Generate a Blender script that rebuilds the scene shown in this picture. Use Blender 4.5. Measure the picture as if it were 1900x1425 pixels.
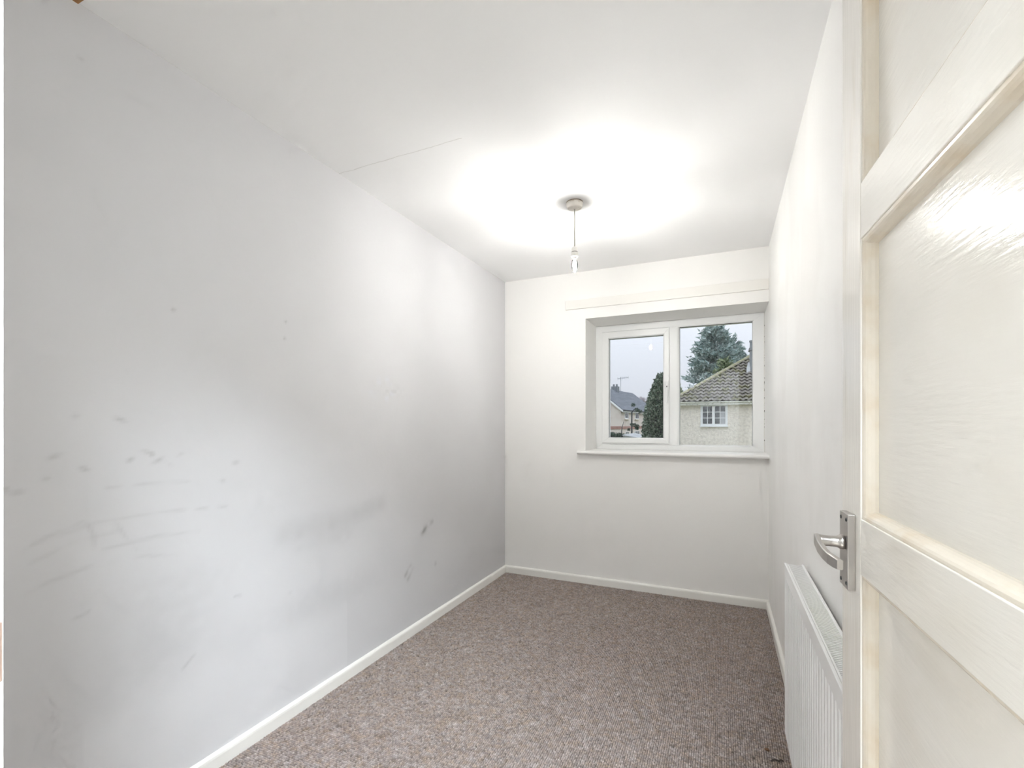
import bpy, bmesh, math, random
import numpy as np
from mathutils import Vector, Matrix

for o in list(bpy.data.objects):
    bpy.data.objects.remove(o, do_unlink=True)
scene = bpy.context.scene
COL = scene.collection
R = math.radians

# ------------------------------------------------------------------ camera
cam_d = bpy.data.cameras.new('camera')
cam_d.sensor_width = 36.0
cam_d.lens = 36.0 * 870.0 / 1900.0
cam_d.shift_y = 75.5 / 1900.0
cam_d.clip_start = 0.02
cam_d.clip_end = 500
cam = bpy.data.objects.new('camera', cam_d)
cam.location = (0, 0, 1.22)
cam.rotation_euler = (R(90), 0, R(24.2))
COL.objects.link(cam)
scene.camera = cam

# ------------------------------------------------------------------ world: bright overcast sky
SKY = 0.595
world = bpy.data.worlds.new('overcast_sky')
scene.world = world
world.use_nodes = True
wn = world.node_tree
wn.nodes.clear()
w_out = wn.nodes.new('ShaderNodeOutputWorld')
w_bg = wn.nodes.new('ShaderNodeBackground')
w_tc = wn.nodes.new('ShaderNodeTexCoord')
w_sep = wn.nodes.new('ShaderNodeSeparateXYZ')
w_ramp = wn.nodes.new('ShaderNodeValToRGB')
w_ramp.color_ramp.elements[0].position = 0.0
# luminance rises from horizon to zenith by about three, as under any overcast sky
w_ramp.color_ramp.elements[0].color = (0.84, 0.87, 0.96, 1)
w_ramp.color_ramp.elements[1].position = 1.0
w_ramp.color_ramp.elements[1].color = (2.80, 2.98, 3.30, 1)
wn.links.new(w_tc.outputs['Generated'], w_sep.inputs[0])
wn.links.new(w_sep.outputs['Z'], w_ramp.inputs[0])
wn.links.new(w_ramp.outputs[0], w_bg.inputs[0])
w_bg.inputs[1].default_value = SKY
wn.links.new(w_bg.outputs[0], w_out.inputs[0])

# ------------------------------------------------------------------ exposure / lamp strengths
vs = scene.view_settings
vs.view_transform = 'Standard'
vs.look = 'None'
vs.gamma = 1.0
vs.use_curve_mapping = False
vs.exposure = 0.42
# white rooms live on interreflection: let light bounce many times
scene.cycles.max_bounces = 8
scene.cycles.diffuse_bounces = 7
scene.cycles.glossy_bounces = 4
scene.cycles.transparent_max_bounces = 8
scene.cycles.use_adaptive_sampling = True
scene.cycles.adaptive_threshold = 0.12
scene.cycles.adaptive_min_samples = 12
BULB_STRENGTH = 2010.0
BULB_COLOR = (1.0, 0.985, 0.955)
HALL_FILL_STRENGTH = 195.0  # fill lamp added in the hallway
HALL_FILL_COLOR = (0.85, 0.93, 1.0)

# ------------------------------------------------------------------ material helpers
MATS = {}


def mat(name, color, rough=0.6, spec=0.5, metal=0.0, coat=0.0, bump=None, var=None, emit=None):
    """Principled material. bump = list of (scale_xyz, detail, strength, distance);
    var = (scale_xyz, colour2, lo, hi): noise-driven second colour."""
    m = bpy.data.materials.new(name)
    m.use_nodes = True
    nt = m.node_tree
    b = nt.nodes['Principled BSDF']
    b.inputs['Base Color'].default_value = (*color, 1)
    b.inputs['Roughness'].default_value = rough
    b.inputs['Specular IOR Level'].default_value = spec
    b.inputs['Metallic'].default_value = metal
    b.inputs['Coat Weight'].default_value = coat
    b.inputs['Coat Roughness'].default_value = 0.08
    tc = nt.nodes.new('ShaderNodeTexCoord')
    if var:
        vsca, c2, lo, hi = var
        mp = nt.nodes.new('ShaderNodeMapping')
        mp.inputs['Scale'].default_value = vsca
        nz = nt.nodes.new('ShaderNodeTexNoise')
        nz.inputs['Scale'].default_value = 1.0
        nz.inputs['Detail'].default_value = 3.0
        rp = nt.nodes.new('ShaderNodeValToRGB')
        rp.color_ramp.elements[0].position = lo
        rp.color_ramp.elements[0].color = (*color, 1)
        rp.color_ramp.elements[1].position = hi
        rp.color_ramp.elements[1].color = (*c2, 1)
        nt.links.new(tc.outputs['Object'], mp.inputs[0])
        nt.links.new(mp.outputs[0], nz.inputs['Vector'])
        nt.links.new(nz.outputs['Fac'], rp.inputs[0])
        nt.links.new(rp.outputs[0], b.inputs['Base Color'])
    prev = None
    for (sc, det, st, dist) in (bump or []):
        mp = nt.nodes.new('ShaderNodeMapping')
        mp.inputs['Scale'].default_value = sc
        nz = nt.nodes.new('ShaderNodeTexNoise')
        nz.inputs['Scale'].default_value = 1.0
        nz.inputs['Detail'].default_value = det
        bp = nt.nodes.new('ShaderNodeBump')
        bp.inputs['Strength'].default_value = st
        bp.inputs['Distance'].default_value = dist
        nt.links.new(tc.outputs['Object'], mp.inputs[0])
        nt.links.new(mp.outputs[0], nz.inputs['Vector'])
        nt.links.new(nz.outputs['Fac'], bp.inputs['Height'])
        if prev:
            nt.links.new(prev.outputs[0], bp.inputs['Normal'])
        prev = bp
    if prev:
        nt.links.new(prev.outputs[0], b.inputs['Normal'])
    if emit:
        b.inputs['Emission Color'].default_value = (*emit[0], 1)
        b.inputs['Emission Strength'].default_value = emit[1]
    MATS[name] = m
    return m


def glass_mat(name, tint=(0.97, 0.98, 0.98), ior=1.5, rough=0.0):
    m = bpy.data.materials.new(name)
    m.use_nodes = True
    nt = m.node_tree
    nt.nodes.clear()
    out = nt.nodes.new('ShaderNodeOutputMaterial')
    mix = nt.nodes.new('ShaderNodeMixShader')
    tr = nt.nodes.new('ShaderNodeBsdfTransparent')
    tr.inputs[0].default_value = (*tint, 1)
    gl = nt.nodes.new('ShaderNodeBsdfGlossy')
    gl.inputs['Roughness'].default_value = rough
    fr = nt.nodes.new('ShaderNodeFresnel')
    fr.inputs[0].default_value = ior
    nt.links.new(fr.outputs[0], mix.inputs[0])
    nt.links.new(tr.outputs[0], mix.inputs[1])
    nt.links.new(gl.outputs[0], mix.inputs[2])
    nt.links.new(mix.outputs[0], out.inputs[0])
    MATS[name] = m
    return m


def attr_mat(name, attr, rough=0.8, spec=0.2, bump=None, tint=None):
    m = mat(name, (0.5, 0.5, 0.5), rough, spec, bump=bump)
    nt = m.node_tree
    a = nt.nodes.new('ShaderNodeAttribute')
    a.attribute_name = attr
    nt.links.new(a.outputs['Color'], nt.nodes['Principled BSDF'].inputs['Base Color'])
    return m


def leaf_mat(name, c1, c2, c3, rough=0.7):
    m = mat(name, c1, rough, 0.25)
    nt = m.node_tree
    g = nt.nodes.new('ShaderNodeNewGeometry')
    rp = nt.nodes.new('ShaderNodeValToRGB')
    rp.color_ramp.elements[0].color = (*c1, 1)
    rp.color_ramp.elements[1].color = (*c3, 1)
    el = rp.color_ramp.elements.new(0.5)
    el.color = (*c2, 1)
    nt.links.new(g.outputs['Random Per Island'], rp.inputs[0])
    nt.links.new(rp.outputs[0], nt.nodes['Principled BSDF'].inputs['Base Color'])
    return m


# ------------------------------------------------------------------ materials
mat('white_wall', (0.875, 0.868, 0.85), 0.75, 0.3,
    bump=[((22, 22, 22), 2, 0.10, 0.005)],
    var=((1.3, 1.3, 1.3), (0.858, 0.85, 0.83), 0.40, 0.70))
mat('right_wall', (0.875, 0.868, 0.85), 0.48, 0.4,
    bump=[((20, 20, 7), 2, 0.12, 0.006)],
    var=((2.2, 2.2, 1.4), (0.835, 0.825, 0.805), 0.48, 0.58))
mat('skirting_paint', (0.85, 0.84, 0.80), 0.35, 0.5, bump=[((20, 20, 60), 3, 0.10, 0.003)])
mat('trim_paint', (0.82, 0.805, 0.77), 0.5, 0.4, bump=[((5, 60, 60), 3, 0.06, 0.003)])
mat('upvc', (0.86, 0.87, 0.87), 0.28, 0.5)
mat('sill_paint', (0.87, 0.865, 0.85), 0.30, 0.5, bump=[((4, 30, 30), 2, 0.05, 0.003)])
mat('gasket', (0.035, 0.037, 0.04), 0.6)
mat('sealant_mould', (0.75, 0.74, 0.72), 0.6, var=((20, 20, 55), (0.05, 0.05, 0.055), 0.57, 0.66))
glass_mat('pane_glass')
glass_mat('bulb_glass', (0.99, 0.99, 0.98))
mat('bulb_core', (1, 1, 1), 0.5, emit=(BULB_COLOR, BULB_STRENGTH))
mat('hall_fill_glow', (0.9, 0.9, 0.9), 0.5, emit=(HALL_FILL_COLOR, HALL_FILL_STRENGTH))
mat('aged_plastic', (0.78, 0.74, 0.68), 0.4, var=((60, 60, 60), (0.50, 0.40, 0.30), 0.58, 0.72))
mat('white_plastic', (0.80, 0.78, 0.74), 0.4)
mat('cord_plastic', (0.55, 0.53, 0.48), 0.5)
mat('brown_gap', (0.20, 0.13, 0.07), 0.8)
GLOSS = (0.83, 0.80, 0.745)
mat('door_face', GLOSS, 0.12, 0.24, coat=0.0,
    bump=[((60, 18, 150), 4, 0.12, 0.004), ((9, 6, 9), 2, 0.06, 0.01)],
    var=((3, 3, 5), (0.77, 0.725, 0.65), 0.50, 0.75))
mat('door_stile', GLOSS, 0.17, 0.45, coat=0.0,
    bump=[((160, 160, 8), 3, 0.10, 0.004), ((9, 9, 6), 2, 0.08, 0.01)],
    var=((25, 25, 4), (0.74, 0.69, 0.61), 0.55, 0.80))
mat('door_moulding', (0.74, 0.675, 0.575), 0.20, 0.45, coat=0.0, bump=[((60, 20, 60), 3, 0.06, 0.003)],
    var=((14, 14, 14), (0.68, 0.57, 0.43), 0.50, 0.75))
mat('satin_nickel', (0.50, 0.475, 0.45), 0.32, 0.5, metal=1.0, bump=[((60, 60, 400), 2, 0.03, 0.001)])
mat('screw_metal', (0.40, 0.38, 0.36), 0.35, metal=1.0)
mat('dark_slot', (0.05, 0.05, 0.05), 0.7)
mat('copper_plate', (0.42, 0.30, 0.25), 0.4, metal=0.6)
mat('radiator_enamel', (0.86, 0.865, 0.86), 0.28, 0.5)
mat('radiator_inside', (0.09, 0.09, 0.088), 0.6)  # darkened so the gaps below the grille look shaded
mat('bare_timber', (0.40, 0.22, 0.09), 0.8, var=((6, 80, 80), (0.30, 0.15, 0.06), 0.4, 0.6))
mat('carpet_back', (0.17, 0.145, 0.125), 0.95, 0.1)
mat('hall_paint', (0.85, 0.85, 0.84), 0.8)
mat('pale_bounce_floor', (0.70, 0.66, 0.60), 0.5, var=((2, 30, 2), (0.62, 0.57, 0.50), 0.4, 0.6))
mat('hall_dim_back', (0.34, 0.33, 0.32), 0.8)
attr_mat('carpet_pile', 'tuft', 0.95, 0.08)
attr_mat('grey_wall', 'dirt', 0.72, 0.3,
         bump=[((40, 40, 40), 2, 0.08, 0.004)])
mat('dry_leaf', (0.20, 0.11, 0.06), 0.8)
mat('thread', (0.10, 0.085, 0.075), 0.9)
# outdoors
mat('pebbledash', (0.87, 0.80, 0.71), 0.9, 0.2, bump=[((14, 14, 14), 6, 0.6, 0.05)],
    var=((9, 9, 9), (0.72, 0.655, 0.575), 0.45, 0.65))
mat('roof_tile', (0.20, 0.185, 0.165), 0.8, 0.3, bump=[((20, 20, 20), 4, 0.3, 0.02)],
    var=((2.5, 2.5, 2.5), (0.16, 0.155, 0.085), 0.50, 0.62))
mat('roof_under', (0.07, 0.062, 0.055), 0.9)
mat('hip_tile', (0.35, 0.325, 0.245), 0.85, 0.2, bump=[((14, 14, 14), 4, 0.4, 0.03)],
    var=((3, 3, 3), (0.26, 0.255, 0.15), 0.40, 0.6))
mat('white_gutter', (0.86, 0.85, 0.80), 0.4, var=((9, 9, 9), (0.45, 0.44, 0.36), 0.55, 0.7))
mat('white_upvc_out', (0.82, 0.83, 0.83), 0.35)
mat('dark_pane', (0.06, 0.065, 0.075), 0.08, 0.6)
mat('curtain_pane', (0.42, 0.42, 0.44), 0.3, 0.5)
mat('brick_stack', (0.26, 0.27, 0.28), 0.9, var=((8, 8, 20), (0.18, 0.19, 0.20), 0.45, 0.6))
mat('clay_pot', (0.20, 0.22, 0.24), 0.8)
mat('lead_flashing', (0.62, 0.64, 0.66), 0.5)
mat('cream_render', (0.72, 0.655, 0.60), 0.9, var=((0.8, 0.8, 0.8), (0.68, 0.60, 0.55), 0.45, 0.6))
mat('pink_brick', (0.42, 0.25, 0.21), 0.9, var=((3, 3, 14), (0.34, 0.20, 0.17), 0.45, 0.6))
mat('slate_roof', (0.08, 0.093, 0.115), 0.7, var=((0.5, 0.5, 6.5), (0.13, 0.147, 0.172), 0.45, 0.60))
mat('aerial_metal', (0.32, 0.35, 0.38), 0.5, metal=0.5)
mat('dark_bark', (0.055, 0.06, 0.065), 0.9)
mat('lawn', (0.12, 0.15, 0.06), 0.95, var=((0.4, 0.4, 0.4), (0.16, 0.16, 0.08), 0.4, 0.6))
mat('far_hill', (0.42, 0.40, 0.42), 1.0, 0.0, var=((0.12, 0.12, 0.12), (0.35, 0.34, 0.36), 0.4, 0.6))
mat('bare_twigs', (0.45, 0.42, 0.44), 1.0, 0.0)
mat('pale_felt', (0.36, 0.37, 0.38), 0.8)
mat('car_paint', (0.36, 0.42, 0.45), 0.25, 0.5, coat=0.5)
mat('car_glass', (0.20, 0.25, 0.28), 0.08, 0.6)
mat('tyre', (0.02, 0.02, 0.02), 0.8)
leaf_mat('hazy_needles', (0.20, 0.28, 0.265), (0.32, 0.41, 0.39), (0.50, 0.58, 0.57))  # haze over the far trees is mixed into these pale needle colours
leaf_mat('green_needles', (0.11, 0.16, 0.085), (0.19, 0.25, 0.13), (0.30, 0.35, 0.20))
leaf_mat('dark_leaves', (0.045, 0.075, 0.05), (0.10, 0.145, 0.10), (0.30, 0.36, 0.29))
leaf_mat('hedge_leaves', (0.04, 0.075, 0.055), (0.07, 0.11, 0.08), (0.11, 0.16, 0.12))


# ------------------------------------------------------------------ object helpers
def tag(o, label=None, cat=None, group=None, kind=None):
    if label:
        o['label'] = label
    if cat:
        o['category'] = cat
    if group:
        o['group'] = group
    if kind:
        o['kind'] = kind
    return o


def empty(name, loc=(0, 0, 0), rz=0.0):
    o = bpy.data.objects.new(name, None)
    o.empty_display_size = 0.1
    o.location = loc
    o.rotation_euler = (0, 0, rz)
    COL.objects.link(o)
    return o


def pinv(p):
    m = Matrix.Translation(p.location) @ p.rotation_euler.to_matrix().to_4x4()
    if p.parent:
        m = pinv(p.parent).inverted() @ p.matrix_parent_inverse @ m
    return m.inverted()


def put(o, parent=None, local=False):
    COL.objects.link(o)
    if parent is not None:
        o.parent = parent
        if not local:
            o.matrix_parent_inverse = pinv(parent)
    return o


def from_bm(name, bm, m, parent=None, local=False, smooth=False):
    bmesh.ops.recalc_face_normals(bm, faces=bm.faces)
    me = bpy.data.meshes.new(name)
    bm.to_mesh(me)
    bm.free()
    if m is not None:
        me.materials.append(MATS[m])
    if smooth:
        for p in me.polygons:
            p.use_smooth = True
    return put(bpy.data.objects.new(name, me), parent, local)


def from_py(name, v, f, m, parent=None, local=False, smooth=False, fix=True):
    me = bpy.data.meshes.new(name)
    me.from_pydata([tuple(a) for a in v], [], f)
    if fix:
        bm = bmesh.new()
        bm.from_mesh(me)
        bmesh.ops.recalc_face_normals(bm, faces=bm.faces)
        bm.to_mesh(me)
        bm.free()
    me.materials.append(MATS[m])
    if smooth:
        for p in me.polygons:
            p.use_smooth = True
    me.update()
    return put(bpy.data.objects.new(name, me), parent, local)


def bx(bm, x0, x1, y0, y1, z0, z1, bev=0.0, seg=2):
    vs_ = [bm.verts.new((x, y, z)) for x in (x0, x1) for y in (y0, y1) for z in (z0, z1)]
    idx = [(0, 1, 3, 2), (4, 6, 7, 5), (0, 4, 5, 1), (2, 3, 7, 6), (0, 2, 6, 4), (1, 5, 7, 3)]
    fs = [bm.faces.new([vs_[i] for i in q]) for q in idx]
    if bev > 0:
        es = list({e for f in fs for e in f.edges})
        bmesh.ops.bevel(bm, geom=es, offset=bev, segments=seg, profile=0.5, affect='EDGES')


def box(name, x0, x1, y0, y1, z0, z1, m, parent=None, bev=0.0, local=False, seg=2):
    bm = bmesh.new()
    bx(bm, x0, x1, y0, y1, z0, z1, bev, seg)
    return from_bm(name, bm, m, parent, local)


def lathe(bm, prof, center, n=24, axis='z'):
    """prof = [(r, h)] from one end to the other"""
    rings = []
    c = Vector(center)
    for r, h in prof:
        ring = []
        for i in range(n):
            a = 2 * math.pi * i / n
            if axis == 'z':
                p = Vector((r * math.cos(a), r * math.sin(a), h))
            elif axis == 'x':
                p = Vector((h, r * math.cos(a), r * math.sin(a)))
            else:
                p = Vector((r * math.cos(a), h, r * math.sin(a)))
            ring.append(bm.verts.new(c + p))
        rings.append(ring)
    for a, b in zip(rings[:-1], rings[1:]):
        for i in range(n):
            j = (i + 1) % n
            bm.faces.new((a[i], a[j], b[j], b[i]))
    bm.faces.new(rings[0])
    bm.faces.new(rings[-1])


def tube(bm, pts, r, n=8):
    pts = [Vector(p) for p in pts]
    rs = r if isinstance(r, (list, tuple)) else [r] * len(pts)
    rings = []
    for i, p in enumerate(pts):
        d = (pts[min(i + 1, len(pts) - 1)] - pts[max(i - 1, 0)]).normalized()
        up = Vector((0, 0, 1)) if abs(d.z) < 0.9 else Vector((1, 0, 0))
        u = d.cross(up).normalized()
        w = d.cross(u).normalized()
        rings.append([bm.verts.new(p + rs[i] * (math.cos(2 * math.pi * k / n) * u + math.sin(2 * math.pi * k / n) * w))
                      for k in range(n)])
    for a, b in zip(rings[:-1], rings[1:]):
        for k in range(n):
            j = (k + 1) % n
            bm.faces.new((a[k], a[j], b[j], b[k]))
    bm.faces.new(rings[0])
    bm.faces.new(rings[-1])


def sweep(bm, prof, ends):
    """Prism: prof = list of (u, v); ends = two functions (u, v) -> point."""
    a = [bm.verts.new(ends[0](u, v)) for u, v in prof]
    b = [bm.verts.new(ends[1](u, v)) for u, v in prof]
    n = len(prof)
    for i in range(n):
        j = (i + 1) % n
        bm.faces.new((a[i], a[j], b[j], b[i]))
    bm.faces.new(a)
    bm.faces.new(list(reversed(b)))


# =================================================================== THE ROOM
XL, XR, YF, YN, ZC = -1.644, 0.278, 3.520, 0.190, 2.400
YW = 3.845                     # room side of the window frame
OX0, OZ0, OZ1 = -0.962, 1.016, 2.035   # window opening (runs right up to the right wall)
random.seed(4)

# floor (carpet backing) and carpet pile
box('floor', -1.9, 1.5, .10, 3.6, -0.06, 0.0, 'carpet_back')
tag(bpy.data.objects['floor'], 'brown carpeted floor of the small empty bedroom', 'floor', kind='structure')


def make_carpet():
    px, py = 0.0079, 0.0086
    xs = np.arange(XL + 0.018, XR - 0.014, px)
    ys = np.arange(YN - 0.02, YF - 0.016, py)
    gx, gy = np.meshgrid(xs, ys)
    gx = gx.ravel().copy()
    gy = gy.ravel().copy()
    n = gx.size
    rng = np.random.default_rng(7)
    gx += rng.normal(0, 0.0006, n)
    gy += rng.normal(0, 0.0008, n)
    h = 0.0052 + rng.normal(0, 0.0006, n)
    base = np.array([(-1, -1, 0), (1, -1, 0), (1, 1, 0), (-1, 1, 0),
                     (-.62, -.62, .8), (.62, -.62, .8), (.62, .62, .8), (-.62, .62, .8), (0, 0, 1.0)], float)
    sx, sy = px * 0.47, py * 0.43
    V = np.empty((n, 9, 3))
    V[:, :, 0] = gx[:, None] + base[None, :, 0] * sx
    V[:, :, 1] = gy[:, None] + base[None, :, 1] * sy
    V[:, :, 2] = base[None, :, 2] * h[:, None]
    quad = np.array([(0, 1, 5, 4), (1, 2, 6, 5), (2, 3, 7, 6), (3, 0, 4, 7)])
    tri = np.array([(4, 5, 8), (5, 6, 8), (6, 7, 8), (7, 4, 8)])
    off = (np.arange(n) * 9)[:, None, None]
    q = (quad[None] + off).reshape(-1)
    t = (tri[None] + off).reshape(-1)
    nq, ntr = n * 4, n * 4
    me = bpy.data.meshes.new('carpet')
    me.vertices.add(n * 9)
    me.vertices.foreach_set('co', V.reshape(-1))
    me.loops.add(nq * 4 + ntr * 3)
    me.loops.foreach_set('vertex_index', np.concatenate([q, t]).astype(np.int32))
    me.polygons.add(nq + ntr)
    starts = np.concatenate([np.arange(nq) * 4, nq * 4 + np.arange(ntr) * 3]).astype(np.int32)
    me.polygons.foreach_set('loop_start', starts)
    me.polygons.foreach_set('use_smooth', np.ones(nq + ntr, bool))
    me.update(calc_edges=True)
    # yarn colours: flecks of grey lilac, beige, brown, with streaks along the rows
    nx, ny = xs.size, ys.size
    field = rng.normal(0, 1, (ny, nx))
    k = np.array([1, 2, 3, 2, 1], float)
    k /= k.sum()
    sm = field.copy()
    sm = sum(w * np.roll(field, s, 1) for s, w in zip((-2, -1, 0, 1, 2), k))
    sm = sum(w * np.roll(sm, s, 0) for s, w in zip((-1, 0, 1), (.25, .5, .25)))
    sm /= sm.std()
    hue = rng.normal(0, 1, (ny, nx))
    hue = sum(w * np.roll(hue, s, 1) for s, w in zip((-1, 0, 1), (.25, .5, .25)))
    hue = sum(w * np.roll(hue, s, 0) for s, w in zip((-1, 0, 1), (.2, .6, .2)))
    hue /= hue.std()
    base_c = np.array([0.375, 0.318, 0.290])
    warm = np.array([0.40, 0.30, 0.215])
    pale = np.array([0.48, 0.445, 0.44])
    hh = np.clip(hue.ravel(), -2.2, 2.2)
    c = base_c[None] + np.clip(hh, 0, None)[:, None] * 0.20 * (warm - base_c)[None] \
        + np.clip(-hh, 0, None)[:, None] * 0.22 * (pale - base_c)[None]
    lum = np.clip(1.0 + 0.05 * sm.ravel() + rng.normal(0, 0.15, n), 0.35, 1.7)
    c = np.clip(c * lum[:, None], 0.02, 0.9)
    col = np.ones((n, 9, 4))
    shade = np.array([.55] * 4 + [1.0] * 4 + [1.08])   # shade between the loops is painted into the colour at each root
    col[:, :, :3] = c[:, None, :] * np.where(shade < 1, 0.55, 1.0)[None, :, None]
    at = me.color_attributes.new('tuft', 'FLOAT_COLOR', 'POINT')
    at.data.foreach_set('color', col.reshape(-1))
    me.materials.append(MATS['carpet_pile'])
    o = put(bpy.data.objects.new('carpet', me))
    tag(o, 'brown and grey flecked loop pile carpet covering the bedroom floor', 'carpet', kind='stuff')


make_carpet()


# left wall: grey paint with scuffs; paint colour and grime are stored per vertex
def make_left_wall():
    ny, nz = 420, 300
    ys = np.linspace(YN, YF, ny)
    zs = np.linspace(0, ZC, nz)
    Y, Z = np.meshgrid(ys, zs, indexing='ij')
    rng = np.random.default_rng(3)
    D = np.zeros_like(Y)          # grime, positive = darker
    CO = np.zeros_like(Y)         # paler, bluer filler

    def noise(fy, fz, seed):
        r2 = np.random.default_rng(seed)
        g = r2.normal(0, 1, (fy + 2, fz + 2))
        u = (Y - YN) / (YF - YN) * fy
        w = Z / ZC * fz
        i = np.clip(u.astype(int), 0, fy)
        j = np.clip(w.astype(int), 0, fz)
        a, b = u - i, w - j
        a = a * a * (3 - 2 * a)
        b = b * b * (3 - 2 * b)
        return (g[i, j] * (1 - a) * (1 - b) + g[i + 1, j] * a * (1 - b) + g[i, j + 1] * (1 - a) * b + g[i + 1, j + 1] * a * b)

    def stroke(pts, w, s, ragged=0.5, seed=1):
        nonlocal D
        best = np.full_like(Y, 9.0)
        for (y0, z0), (y1, z1) in zip(pts[:-1], pts[1:]):
            dy, dz = y1 - y0, z1 - z0
            t = np.clip(((Y - y0) * dy + (Z - z0) * dz) / (dy * dy + dz * dz), 0, 1)
            best = np.minimum(best, np.hypot(Y - y0 - t * dy, Z - z0 - t * dz))
        m = np.exp(-(best / w) ** 2)
        D += s * m * np.clip(1 + ragged * noise(90, 70, seed), 0, 2)

    def blob(y, z, ry, rz, s, rot=0.0, ragged=0.0, seed=1):
        nonlocal D
        ca, sa = math.cos(rot), math.sin(rot)
        u = ((Y - y) * ca + (Z - z) * sa) / ry
        v = (-(Y - y) * sa + (Z - z) * ca) / rz
        m = np.exp(-(u * u + v * v))
        if ragged:
            m = m * np.clip(1 + ragged * noise(110, 80, seed), 0, 2.2)
        D += s * m

    # broad smears and soft darker patches
    stroke([(1.38, .771), (1.52, .777), (1.724, .771), (1.964, .803)], .045, .12, .15, 5)
    stroke([(1.46, .731), (1.71, .713)], .05, .07, .4, 6)
    blob(.90, .52, .16, .10, .10, .1, .3, 8)
    blob(.96, .68, .22, .07, .05, .1, .3, 9)
    blob(.62, .66, .10, .22, .05)
    blob(.68, .45, .10, .14, .07)
    blob(1.75, .43, .30, .07, .05, 0, .3, 10)
    blob(1.46, .44, .30, .06, .04, 0, .3, 11)
    # finger and shoe marks
    stroke([(2.342, .568), (2.398, .605), (2.457, .62)], .014, .30, .9, 12)
    blob(2.36, .585, .022, .022, .25, 0, .8, 13)
    stroke([(2.18, .363), (2.23, .404)], .011, .24, .8, 14)
    stroke([(2.205, .334), (2.251, .383)], .011, .22, .8, 15)
    blob(2.487, .348, .012, .012, .30)
    # long curved scratches
    for i, pts in enumerate([
            [(.548, .877), (.624, .917), (.705, .945)],
            [(.553, .768), (.635, .799), (.729, .817), (.852, .813), (.962, .789)],
            [(.603, .908), (.742, .937), (.913, .940), (1.128, .923)],
            [(.788, .929), (.816, .875), (.844, .832)],
            [(.717, .942), (.733, .908), (.737, .861)],
            [(.768, 1.035), (.881, 1.035), (.996, 1.029)],
            [(.755, .857), (.897, .865), (1.032, .854)],
            [(.60, .86), (.70, .895), (.80, .905)]]):
        stroke(pts, .005, .085, .8, 20 + i)
    for i, pts in enumerate([[(.979, .406), (1.014, .435)], [(1.159, .585), (1.186, .582)],
                             [(.687, .679), (.723, .688)], [(.702, 2.25), (.708, 2.246)]]):
        stroke(pts, .0045, .20, .3, 40 + i)
    # small scuffs
    for i, (y, z) in enumerate([(.63, 1.076), (.553, 1.057), (.573, 1.047), (.825, 1.113), (.863, 1.116), (.885, 1.126),
                                (.965, 1.122), (1.128, 1.052), (1.163, 1.08), (1.114, 1.018), (.646, 1.134), (.693, 1.243),
                                (.798, 1.236), (.929, 1.091), (.714, 1.095), (1.402, .52), (.87, 1.135), (.90, 1.105)]):
        blob(y, z, .006 + .010 * rng.random(), .0045 + .002 * rng.random(), .16 + .10 * rng.random(), rng.uniform(-.5, .5), 1.0, 60 + i)
    for y, z in ((1.381, 1.644), (1.376, 1.575), (.948, 1.597)):
        blob(y, z, .0055, .0055, .40)
    # pale rubbed patch, handprint shaped
    CO += .9 * np.exp(-(((Y - 2.03) / .13) ** 2 + ((Z - 1.405) / .06) ** 2)) * np.clip(noise(100, 90, 90), 0, 1.5)
    D += .10 * np.exp(-(((Y - 2.03) / .10) ** 2 + ((Z - 1.41) / .035) ** 2)) * np.clip(noise(140, 120, 91), 0, 1.5)
    # slightly paler rectangle low on the wall
    top = .36 + .02 * noise(30, 3, 95)
    inside = (Y > .714) & (Y < 1.724)
    edge = 1 / (1 + np.exp(-(top - Z) / .02))
    D -= .055 * np.where(inside, edge, 0)
    # mottled roller finish
    D += .012 * noise(7, 5, 101) + .008 * noise(24, 17, 102)
    D = np.where(D > .05, .05 + (D - .05) * .50, D)
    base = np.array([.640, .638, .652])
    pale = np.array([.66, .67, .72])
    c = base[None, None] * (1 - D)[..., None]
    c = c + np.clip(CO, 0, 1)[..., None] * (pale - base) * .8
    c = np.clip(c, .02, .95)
    verts = np.stack([np.full_like(Y, XL), Y, Z], -1).reshape(-1, 3)
    i, j = np.meshgrid(np.arange(ny - 1), np.arange(nz - 1), indexing='ij')
    a = (i * nz + j).ravel()
    faces = np.stack([a, a + nz, a + nz + 1, a + 1], 1)
    nv = verts.shape[0]
    # back of the wall so it has thickness
    back = np.array([(XL - .1, YN, 0), (XL - .1, YF, 0), (XL - .1, YF, ZC), (XL - .1, YN, ZC)])
    verts = np.concatenate([verts, back])
    c00, c10, c11, c01 = 0, (ny - 1) * nz, ny * nz - 1, nz - 1
    extra = np.array([(nv + 1, nv, nv + 3, nv + 2), (c00, nv, nv + 1, c10), (c01, c11, nv + 2, nv + 3),
                      (c00, c01, nv + 3, nv), (c10, nv + 1, nv + 2, c11)])
    faces = np.concatenate([faces, extra])
    me = bpy.data.meshes.new('wall_left')
    me.vertices.add(verts.shape[0])
    me.vertices.foreach_set('co', verts.reshape(-1))
    me.loops.add(faces.size)
    me.loops.foreach_set('vertex_index', faces.reshape(-1).astype(np.int32))
    me.polygons.add(faces.shape[0])
    me.polygons.foreach_set('loop_start', (np.arange(faces.shape[0]) * 4).astype(np.int32))
    me.update(calc_edges=True)
    col = np.ones((verts.shape[0], 4))
    col[:nv, :3] = c.reshape(-1, 3)
    col[nv:, :3] = .6
    at = me.color_attributes.new('dirt', 'FLOAT_COLOR', 'POINT')
    at.data.foreach_set('color', col.reshape(-1))
    me.materials.append(MATS['grey_wall'])
    o = put(bpy.data.objects.new('wall_left', me))
    tag(o, 'pale grey painted side wall with scuffs and smears', 'wall', kind='structure')


make_left_wall()

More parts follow.
